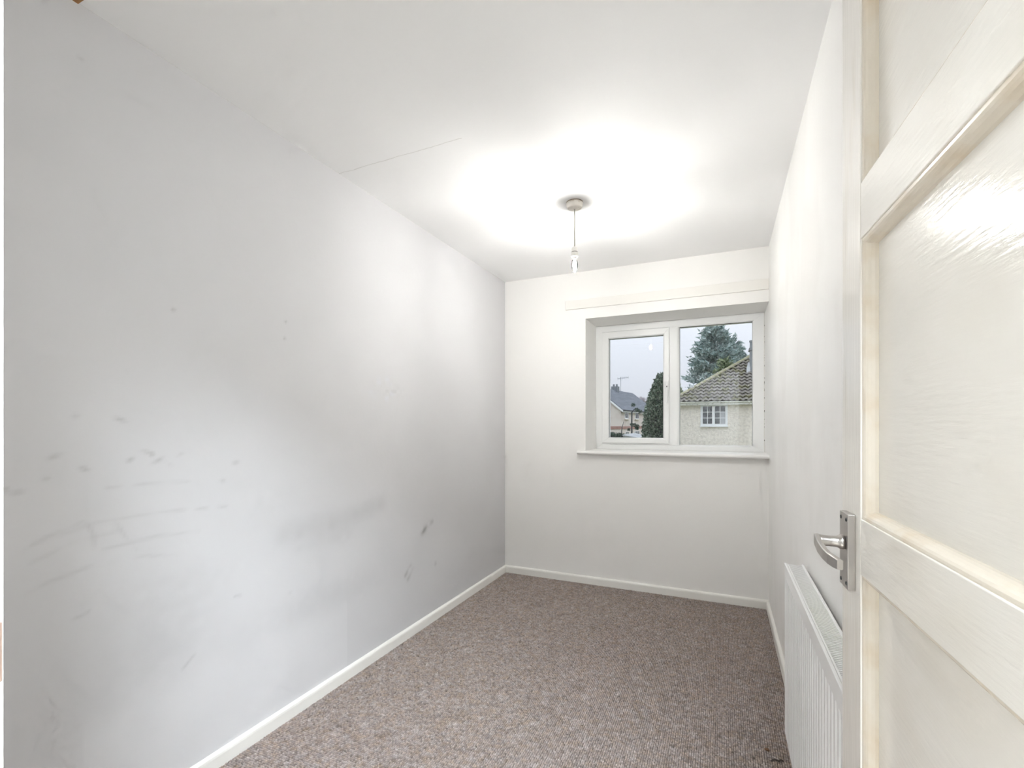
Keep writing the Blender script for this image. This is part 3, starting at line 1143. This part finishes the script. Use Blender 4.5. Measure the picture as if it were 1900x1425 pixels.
# window of the house
hw = empty('casement_window', (-.393, 25, 1.14))
hw.parent = house
hw.matrix_parent_inverse = pinv(house)
hx0, hx1, hz0, hz1 = -1.0, .214, 1.16, ZE - .245
bm = bmesh.new()
for (a, b, c, d_) in ((hx0, hx0 + .10, hz0, hz1), (hx1 - .10, hx1, hz0, hz1), (-.47, -.35, hz0, hz1)):
    bx(bm, a, b, 24.93, 25.02, c, d_)
bx(bm, hx0, hx1, 24.935, 25.02, hz0, hz0 + .10)
bx(bm, hx0, hx1, 24.935, 25.02, hz1 - .05, hz1)
bx(bm, hx0 - .03, hx1 + .03, 24.88, 25.02, hz0 - .05, hz0)
from_bm('window_frame', bm, 'white_upvc_out', hw)
lights = ((hx0 + .10, -.47), (-.35, hx1 - .10))
for li, (a, b) in enumerate(lights):
    c0, c1 = hz0 + .10, hz1 - .05
    bm = bmesh.new()
    mx_ = (a + b) / 2
    bx(bm, mx_ - .014, mx_ + .014, 24.945, 24.96, c0, c1)
    for k in (1, 2):
        zz = c0 + (c1 - c0) * k / 3
        bx(bm, a, b, 24.944, 24.961, zz - .014, zz + .014)
    from_bm('glazing_bars', bm, 'white_upvc_out', hw)
    for ci, (p, q) in enumerate(((a, mx_), (mx_, b))):
        for k in range(3):
            z0_, z1_ = c0 + (c1 - c0) * k / 3, c0 + (c1 - c0) * (k + 1) / 3
            box('window_pane', p + .008, q - .008, 24.965, 24.975, z0_ + .008, z1_ - .008,
                'curtain_pane' if (li == 1 and ci == 1 and k < 2) else 'dark_pane', hw)
# chimney with flashing
ch = empty('chimney', (1.6, 27.3, 3.9))
ch.parent = house
ch.matrix_parent_inverse = pinv(house)
box('chimney_stack', 1.285, 1.95, 27.0, 27.65, 3.4, 5.05, 'brick_stack', ch)
box('chimney_crown', 1.23, 2.0, 26.95, 27.7, 5.05, 5.16, 'brick_stack', ch)
bm = bmesh.new()
lathe(bm, [(.13, 5.16), (.12, 5.48), (.15, 5.50), (.15, 5.58), (.10, 5.60)], (1.40, 27.3, 0), 14)
from_bm('chimney_pot', bm, 'clay_pot', ch)
for k in range(5):
    yy = 26.93 + .13 * k
    zz = ez + (yy - YE) * T
    box('flashing_step', 1.12 + .02 * k, 1.29, yy, yy + .10, zz + .05, zz + .30, 'lead_flashing', ch)


# ---- distant house seen in the left pane
A0 = Vector((-11.40, 57.99, 0))
dr = Vector((1.22, 9.47, 0)).normalized()
nl = Vector((-dr.y, dr.x, 0))           # to the left, across the gable
far = tag(empty('distant_house', A0 + Vector((0, 0, gheight(58)))), 'cream rendered house with a slate gable roof seen in the left pane', 'house')
LEN, WID = 16.0, 7.0
GF = gheight(58) - .2
zE, zR = 3.2, 5.98


def hp(s, w, z):
    p = A0 + dr * s + nl * w
    return (p.x, p.y, z)


def hbox(name, s0, s1, w0, w1, z0, z1, m, parent):
    V = [hp(s, w, z) for s in (s0, s1) for w in (w0, w1) for z in (z0, z1)]
    Fc = [(0, 1, 3, 2), (4, 6, 7, 5), (0, 4, 5, 1), (2, 3, 7, 6), (0, 2, 6, 4), (1, 5, 7, 3)]
    return from_py(name, V, Fc, m, parent)


V = [hp(0, 0, GF), hp(0, WID, GF), hp(0, WID, zE), hp(0, WID / 2, zR - .15), hp(0, 0, zE),
     hp(LEN, 0, GF), hp(LEN, WID, GF), hp(LEN, WID, zE), hp(LEN, WID / 2, zR - .15), hp(LEN, 0, zE)]
Fc = [(0, 1, 2, 3, 4), (5, 9, 8, 7, 6), (0, 4, 9, 5), (1, 6, 7, 2), (4, 3, 8, 9), (2, 7, 8, 3), (0, 5, 6, 1)]
from_py('rendered_wall', V, Fc, 'cream_render', far)
ov, eo = .25, .35
tz = (zR - zE) / (WID / 2)
for sgn in (0, 1):
    w_e = -eo if sgn == 0 else WID + eo
    z_e = zE - eo * tz
    V = [hp(-ov, w_e, z_e), hp(LEN + ov, w_e, z_e), hp(LEN + ov, WID / 2, zR), hp(-ov, WID / 2, zR),
         hp(-ov, w_e, z_e + .14), hp(LEN + ov, w_e, z_e + .14), hp(LEN + ov, WID / 2, zR + .14), hp(-ov, WID / 2, zR + .14)]
    Fc = [(0, 1, 2, 3), (4, 7, 6, 5), (0, 4, 5, 1), (1, 5, 6, 2), (2, 6, 7, 3), (3, 7, 4, 0)]
    from_py('roof_slope', V, Fc, 'slate_roof', far)
    V = [hp(-ov - .05, w_e, z_e - .20), hp(-ov - .05, WID / 2, zR - .20), hp(-ov - .05, WID / 2, zR + .06), hp(-ov - .05, w_e, z_e + .06),
         hp(-ov + .02, w_e, z_e - .20), hp(-ov + .02, WID / 2, zR - .20), hp(-ov + .02, WID / 2, zR + .06), hp(-ov + .02, w_e, z_e + .06)]
    from_py('bargeboard', V, Fc, 'white_upvc_out', far)
hbox('eaves_gutter', -ov, LEN + ov, -eo - .12, -eo, zE - eo * tz - .02, zE - eo * tz + .10, 'dark_bark', far)
hbox('eaves_fascia', -ov, LEN + ov, -eo, -eo + .06, zE - eo * tz - .18, zE - eo * tz + .02, 'white_upvc_out', far)
hbox('brick_band', -.06, LEN + .06, -.06, WID + .06, .66, 1.02, 'pink_brick', far)
for (s0, s1, z0, z1) in ((1.38, 2.83, 2.04, 2.86), (5.72, 7.24, 2.04, 2.86), (10.6, 12.1, 2.04, 2.86), (5.6, 7.6, -.6, .36), (9.6, 11.4, -.6, .36), (1.6, 3.0, -.9, .30)):
    f = hbox('window_surround', s0, s1, -.07, .03, z0 - .10, z1, 'white_upvc_out', far)
    mid = (s0 + s1) / 2
    for (a, b) in ((s0 + .18, mid - .10), (mid + .10, s1 - .18)):
        hbox('window_glass', a, b, -.10, -.06, z0 + .03, z1 - .25, 'dark_pane', f)
        hbox('window_glass', a, b, -.10, -.06, z1 - .20, z1 - .04, 'dark_pane', f)
    hbox('window_ledge', s0 - .1, s1 + .1, -.20, .02, z0 - .18, z0 - .10, 'pebbledash', f)
# chimney and aerial of the distant house
cs = empty('chimney', hp(3.2, WID / 2, zR))
cs.parent = far
cs.matrix_parent_inverse = pinv(far)
hbox('chimney_stack', 7.6, 8.5, WID / 2 - .45, WID / 2 + .45, zR - .4, zR + .62, 'clay_pot', cs)
for w_ in (-.22, .22):
    bm = bmesh.new()
    p = hp(8.05, WID / 2 + w_, 0)
    lathe(bm, [(.15, zR + .60), (.13, zR + .95)], (p[0], p[1], 0), 10)
    from_bm('chimney_pot', bm, 'clay_pot', cs)
ap = Vector(hp(10.4, WID / 2, 0))
bm = bmesh.new()
zt = zR + 2.2
tube(bm, [(ap.x, ap.y, zR - .3), (ap.x, ap.y, zt)], .035, 6)
tube(bm, [(ap.x - .5, ap.y, zt - .25), (ap.x + 1.1, ap.y + .2, zt - .10)], .035, 6)
for k in range(6):
    q = k / 5
    c = Vector((ap.x - .4 + 1.45 * q, ap.y + .15 * q, zt - .24 + .13 * q))
    tube(bm, [c + Vector((0, 0, -.22)), c + Vector((0, 0, .22))], .02, 5)
from_bm('television_aerial', bm, 'aerial_metal', far)


# ---- vegetation
def foliage(name, pts, nrm, size, m, parent, seed, asp=.45):
    """many small leaf blades, one mesh"""
    rng = np.random.default_rng(seed)
    n = len(pts)
    d = nrm + rng.normal(0, .55, (n, 3))
    d /= np.linalg.norm(d, axis=1)[:, None]
    t = np.cross(d, rng.normal(0, 1, (n, 3)))
    t /= np.linalg.norm(t, axis=1)[:, None]
    s = size * rng.uniform(.55, 1.35, n)[:, None]
    b = np.cross(d, t)
    V = np.stack([pts - t * s * asp, pts + d * s * .35 - t * s * asp * .5 + b * s * .1, pts + d * s, pts + t * s * asp], 1).reshape(-1, 3)
    F_ = np.arange(n * 4).reshape(-1, 4)
    me = bpy.data.meshes.new(name)
    me.vertices.add(n * 4)
    me.vertices.foreach_set('co', V.reshape(-1))
    me.loops.add(n * 4)
    me.loops.foreach_set('vertex_index', F_.reshape(-1).astype(np.int32))
    me.polygons.add(n)
    me.polygons.foreach_set('loop_start', (np.arange(n) * 4).astype(np.int32))
    me.update(calc_edges=True)
    me.materials.append(MATS[m])
    return put(bpy.data.objects.new(name, me), parent)


def conifer(name, base, top, rad_, seed, m, label, nleaf=16000, low=.12, size=.30, power=.8, group=None):
    rng = np.random.default_rng(seed)
    b = Vector(base)
    root = tag(empty(name, base), label, 'tree', group)
    H = top - b.z
    bm = bmesh.new()
    tube(bm, [b, b + Vector((0, 0, H * .5)), b + Vector((0, 0, H * .97))], [.28, .16, .02], 8)
    from_bm('trunk', bm, 'dark_bark', root)
    # branches
    nb_ = 230
    hb = low + (1 - low) * rng.random(nb_) ** 1.15
    ab = rng.random(nb_) * 2 * math.pi
    lb = rad_ * ((1 - hb) / (1 - low)) ** power * rng.uniform(.72, 1.12, nb_) + .12
    w = lb / lb.sum()
    idx = rng.choice(nb_, nleaf, p=w)
    t = rng.random(nleaf) ** .7
    r = lb[idx] * t
    z = hb[idx] * H + b.z + .30 * r * (t - .35) + rng.normal(0, .10, nleaf)
    spread = .10 + .13 * lb[idx] * (1 - .6 * t)
    aa = ab[idx]
    pts = np.stack([b.x + r * np.cos(aa) + rng.normal(0, 1, nleaf) * spread, b.y + r * np.sin(aa) + rng.normal(0, 1, nleaf) * spread, z], 1)
    nr_ = np.stack([np.cos(aa), np.sin(aa), np.full(nleaf, .45)], 1)
    foliage('foliage', pts, nr_, size, m, root, seed + 1, .30)
    return root


conifer('conifer_tree', (-.66, 43.0, gheight(43)), 9.75, 3.15, 21, 'hazy_needles',
        'tall blue green conifer rising behind the tiled hip roof', 36000, .10, .34, .60)
conifer('conifer_tree', (.93, 49.6, gheight(49.6)), 9.65, 2.3, 33, 'hazy_needles',
        'shorter narrower conifer just right of the tall blue green one', 18000, .10, .36, .58)
conifer('conifer_tree', (.12, 36.9, gheight(36.9)), 5.75, 1.75, 45, 'green_needles',
        'yellowish green conifer top low behind the hip roof', 13000, .10, .28, .55)


def bush(name, c, rx, ry, z0, z1, seed, m, label, nleaf, size, lump=.16, cat='shrub', taper=1.0, ground=None):
    rng = np.random.default_rng(seed)
    gz_ = z0 if ground is None else ground
    root = tag(empty(name, (c[0], c[1], gz_)), label, cat)
    bm = bmesh.new()
    tube(bm, [(c[0], c[1], gz_ - .1), (c[0], c[1], z0 + (z1 - z0) * .8)], [.12, .03], 7)
    from_bm('stem', bm, 'dark_bark', root)
    u = rng.normal(0, 1, (nleaf, 3))
    u /= np.linalg.norm(u, axis=1)[:, None]
    ph = rng.random((14, 3)) * 2 - 1
    ph /= np.linalg.norm(ph, axis=1)[:, None]
    k = 1 + lump * (np.max(u @ ph.T, axis=1) - .75) * 2
    k *= rng.uniform(.82, 1.08, nleaf)
    hz = (u[:, 2] * k + 1) / 2
    shrink = np.where(hz > .5, 1 - (hz - .5) * taper, 1)
    pts = np.stack([c[0] + rx * u[:, 0] * k * shrink, c[1] + ry * u[:, 1] * k * shrink, z0 + (z1 - z0) * hz], 1)
    foliage('foliage', pts, u, size, m, root, seed + 1, .42)
    # solid dark core, put in for the shade inside the foliage
    bm = bmesh.new()
    bmesh.ops.create_icosphere(bm, subdivisions=3, radius=1)
    for v in bm.verts:
        hv = (v.co.z * .86 + 1) / 2
        s_ = (1 - (hv - .5) * taper) if hv > .5 else 1
        v.co = Vector((c[0] + rx * .80 * v.co.x * s_, c[1] + ry * .80 * v.co.y * s_, z0 + (z1 - z0) * hv))
    from_bm('shade_core', bm, 'dark_bark', root, smooth=True)
    return root


bush('evergreen_bush', (-2.50, 22.0), .68, .80, -1.0, 3.15, 51, 'dark_leaves',
     'tall dark evergreen bush beside the corner of the tiled house', 17000, .10, .42, taper=.30, ground=GZ)
bush('garden_shrub', (-3.25, 36.2), .95, .9, gheight(36.2), 4.55, 61, 'green_needles',
     'green shrub beyond the low end of the hip roof', 6000, .16, .2)
bush('clipped_hedge', (-11.2, 51.5), 2.6, .6, gheight(51) - .2, .30, 71, 'hedge_leaves',
     'low green hedge in front of the distant house', 6000, .14, .05, 'hedge', taper=.1)

# slim tree with sparse tufts in front of the distant house
sx, sy = -8.35, 48.0
st_ = tag(empty('sparse_tree', (sx, sy, gheight(48))), 'slim dark leaning tree with sparse tufts before the distant house', 'tree')
zt_ = 2.45
bm = bmesh.new()
tube(bm, [(sx, sy, gheight(48) - .1), (sx, sy, .6), (sx, sy, zt_), (sx + .20, sy, zt_ + .28), (sx + .42, sy, zt_ + .42)], [.09, .075, .065, .05, .03], 8)
from_bm('trunk', bm, 'dark_bark', st_)
bm = bmesh.new()
tube(bm, [(sx, sy, 1.28), (sx + .3, sy, 1.22), (sx + .55, sy, 1.0)], .022, 6)
tube(bm, [(sx + .42, sy, zt_ + .42), (sx + .8, sy, zt_ + .15)], .022, 6)
tube(bm, [(sx, sy, .80), (sx - .3, sy, .86)], .02, 6)
from_bm('branches', bm, 'dark_bark', st_)
rng = np.random.default_rng(5)
cl = [(.15, .85, .20), (.52, .35, .20), (.80, .18, .20), (.0, -1.12, .15), (.28, -1.18, .17), (.52, -1.30, .20), (.50, -1.5, .14), (-.3, -1.62, .12)]
P_, N_ = [], []
for (dx, dz, rr_) in cl:
    q = rng.normal(0, 1, (150, 3))
    q /= np.linalg.norm(q, axis=1)[:, None]
    P_.append(np.array([sx + dx, sy, zt_ + dz - .1]) + q * rr_ * rng.random((150, 1)) ** .4)
    N_.append(q)
foliage('foliage', np.concatenate(P_), np.concatenate(N_), .10, 'hedge_leaves', st_, 8, .4)
# thin sapling
bm = bmesh.new()
qx = -9.75
tube(bm, [(qx, 50, gheight(50) - .1), (qx, 50, .55), (qx + .05, 50, .95), (qx + .20, 50, 1.55)], [.07, .055, .04, .012], 6)
tube(bm, [(qx, 50, .9), (qx - .16, 50, 1.05)], .02, 5)
tag(from_bm('bare_sapling', bm, 'dark_bark'), 'thin bare sapling between the hedge and the slim tree', 'tree')

# garage roof and parked car low in the left pane
gar = tag(empty('garden_garage', (-6.6, 38, gheight(38))), 'low garage with a pale sloping roof below the slim tree', 'garage')
gzb = gheight(38)
V = [(-7.05, 37, gzb), (-4.9, 36, gzb), (-4.5, 39, gzb), (-6.65, 40, gzb), (-7.05, 37, .36), (-4.9, 36, .02), (-4.5, 39, .02), (-6.65, 40, .46)]
Fc = [(0, 3, 2, 1), (0, 1, 5, 4), (1, 2, 6, 5), (2, 3, 7, 6), (3, 0, 4, 7), (4, 5, 6, 7)]
from_py('garage_wall', V, Fc, 'pale_felt', gar)
V2 = [(-7.15, 36.9, .36), (-4.8, 35.9, .02), (-4.4, 39.1, .02), (-6.75, 40.1, .46)]
V2 = V2 + [(a, b, c + .07) for a, b, c in V2]
from_py('garage_roof', V2, Fc, 'pale_felt', gar)
car = tag(empty('parked_car', (-7.0, 46, gheight(46)), R(70)), 'grey blue parked car half hidden by the evergreen bush', 'car')
cz = .55


def cpoly(name, prof, hw_, m, bev=.05):
    bm = bmesh.new()
    sweep(bm, prof, (lambda u, v: (u, -hw_, v), lambda u, v: (u, hw_, v)))
    bmesh.ops.recalc_face_normals(bm, faces=bm.faces)
    bmesh.ops.bevel(bm, geom=list(bm.edges), offset=bev, segments=2, affect='EDGES')
    o = from_bm(name, bm, m, car, local=True)
    return o


cpoly('car_body', [(-2.1, .25), (2.1, .25), (2.15, .6), (2.0, .88), (1.0, .98), (-2.0, 1.0), (-2.15, .7)], .85, 'car_paint')
cpoly('car_cabin', [(1.0, .95), (.35, 1.42), (-1.3, 1.46), (-1.95, .98)], .74, 'car_paint', .06)
for sgn in (-1, 1):
    V = [(.75, sgn * .745, 1.02), (.25, sgn * .745, 1.36), (-1.2, sgn * .745, 1.39), (-1.6, sgn * .745, 1.04)]
    V += [(a, b + sgn * .012, c) for a, b, c in V]
    from_py('car_window', V, [(0, 1, 2, 3), (4, 7, 6, 5), (0, 4, 5, 1), (1, 5, 6, 2), (2, 6, 7, 3), (3, 7, 4, 0)], 'car_glass', car, local=True)
V = [(.98, -.64, 1.0), (.98, .64, 1.0), (.43, .60, 1.39), (.43, -.60, 1.39)]
V += [(a + .02, b, c + .02) for a, b, c in V]
from_py('windscreen', V, [(0, 1, 2, 3), (4, 7, 6, 5), (0, 4, 5, 1), (1, 5, 6, 2), (2, 6, 7, 3), (3, 7, 4, 0)], 'car_glass', car, local=True)
for (wx, wy) in ((-1.3, -.78), (1.3, -.78), (-1.3, .78), (1.3, .78)):
    bm = bmesh.new()
    lathe(bm, [(.10, -.11), (.26, -.11), (.31, -.08), (.31, .08), (.26, .11), (.10, .11)], (wx, wy, .31), 18, 'y')
    from_bm('wheel', bm, 'tyre', car, local=True)

# wooded hill on the skyline
V, Fc = [], []
rr = random.Random(9)
nh = 60
for i in range(nh + 1):
    x = -75 + 110 * i / nh
    h = 7.6 + 1.6 * math.sin(x * .05 + 1.2) + .4 * math.sin(x * .31)
    V += [(x, 138, gheight(138) - .4), (x, 156, h), (x, 175, h - .6), (x, 175, gheight(140) - .4)]
for i in range(nh):
    a = 4 * i
    for k in range(3):
        Fc.append((a + k, a + 4 + k, a + 5 + k, a + 1 + k))
tag(from_py('wooded_hill', V, Fc, 'far_hill'), 'hazy wooded hill on the skyline behind the distant house', 'hill', kind='structure')
rng = np.random.default_rng(12)
n = 9000
xs = rng.uniform(-75, 35, n)
crown = np.floor(xs / 3.2)
cxs = (crown + .5) * 3.2
hh = 7.6 + 1.6 * np.sin(xs * .05 + 1.2) + .4 * np.sin(xs * .31)
cap_h = 3.2 * np.sqrt(np.clip(1 - ((xs - cxs) / 1.9) ** 2, 0, 1)) * (0.6 + .4 * np.abs(np.sin(crown * 7.3)))
P_ = np.stack([xs, 154 + rng.uniform(-1.5, 1.5, n), hh - .5 + cap_h * rng.random(n) ** .6], 1)
N_ = np.stack([rng.normal(0, .3, n), rng.normal(0, .3, n), np.ones(n)], 1)
tw = foliage('bare_woodland', P_, N_, .75, 'bare_twigs', None, 13, .22)
tag(tw, 'hazy band of bare winter trees along the skyline hill', 'woodland', kind='stuff')
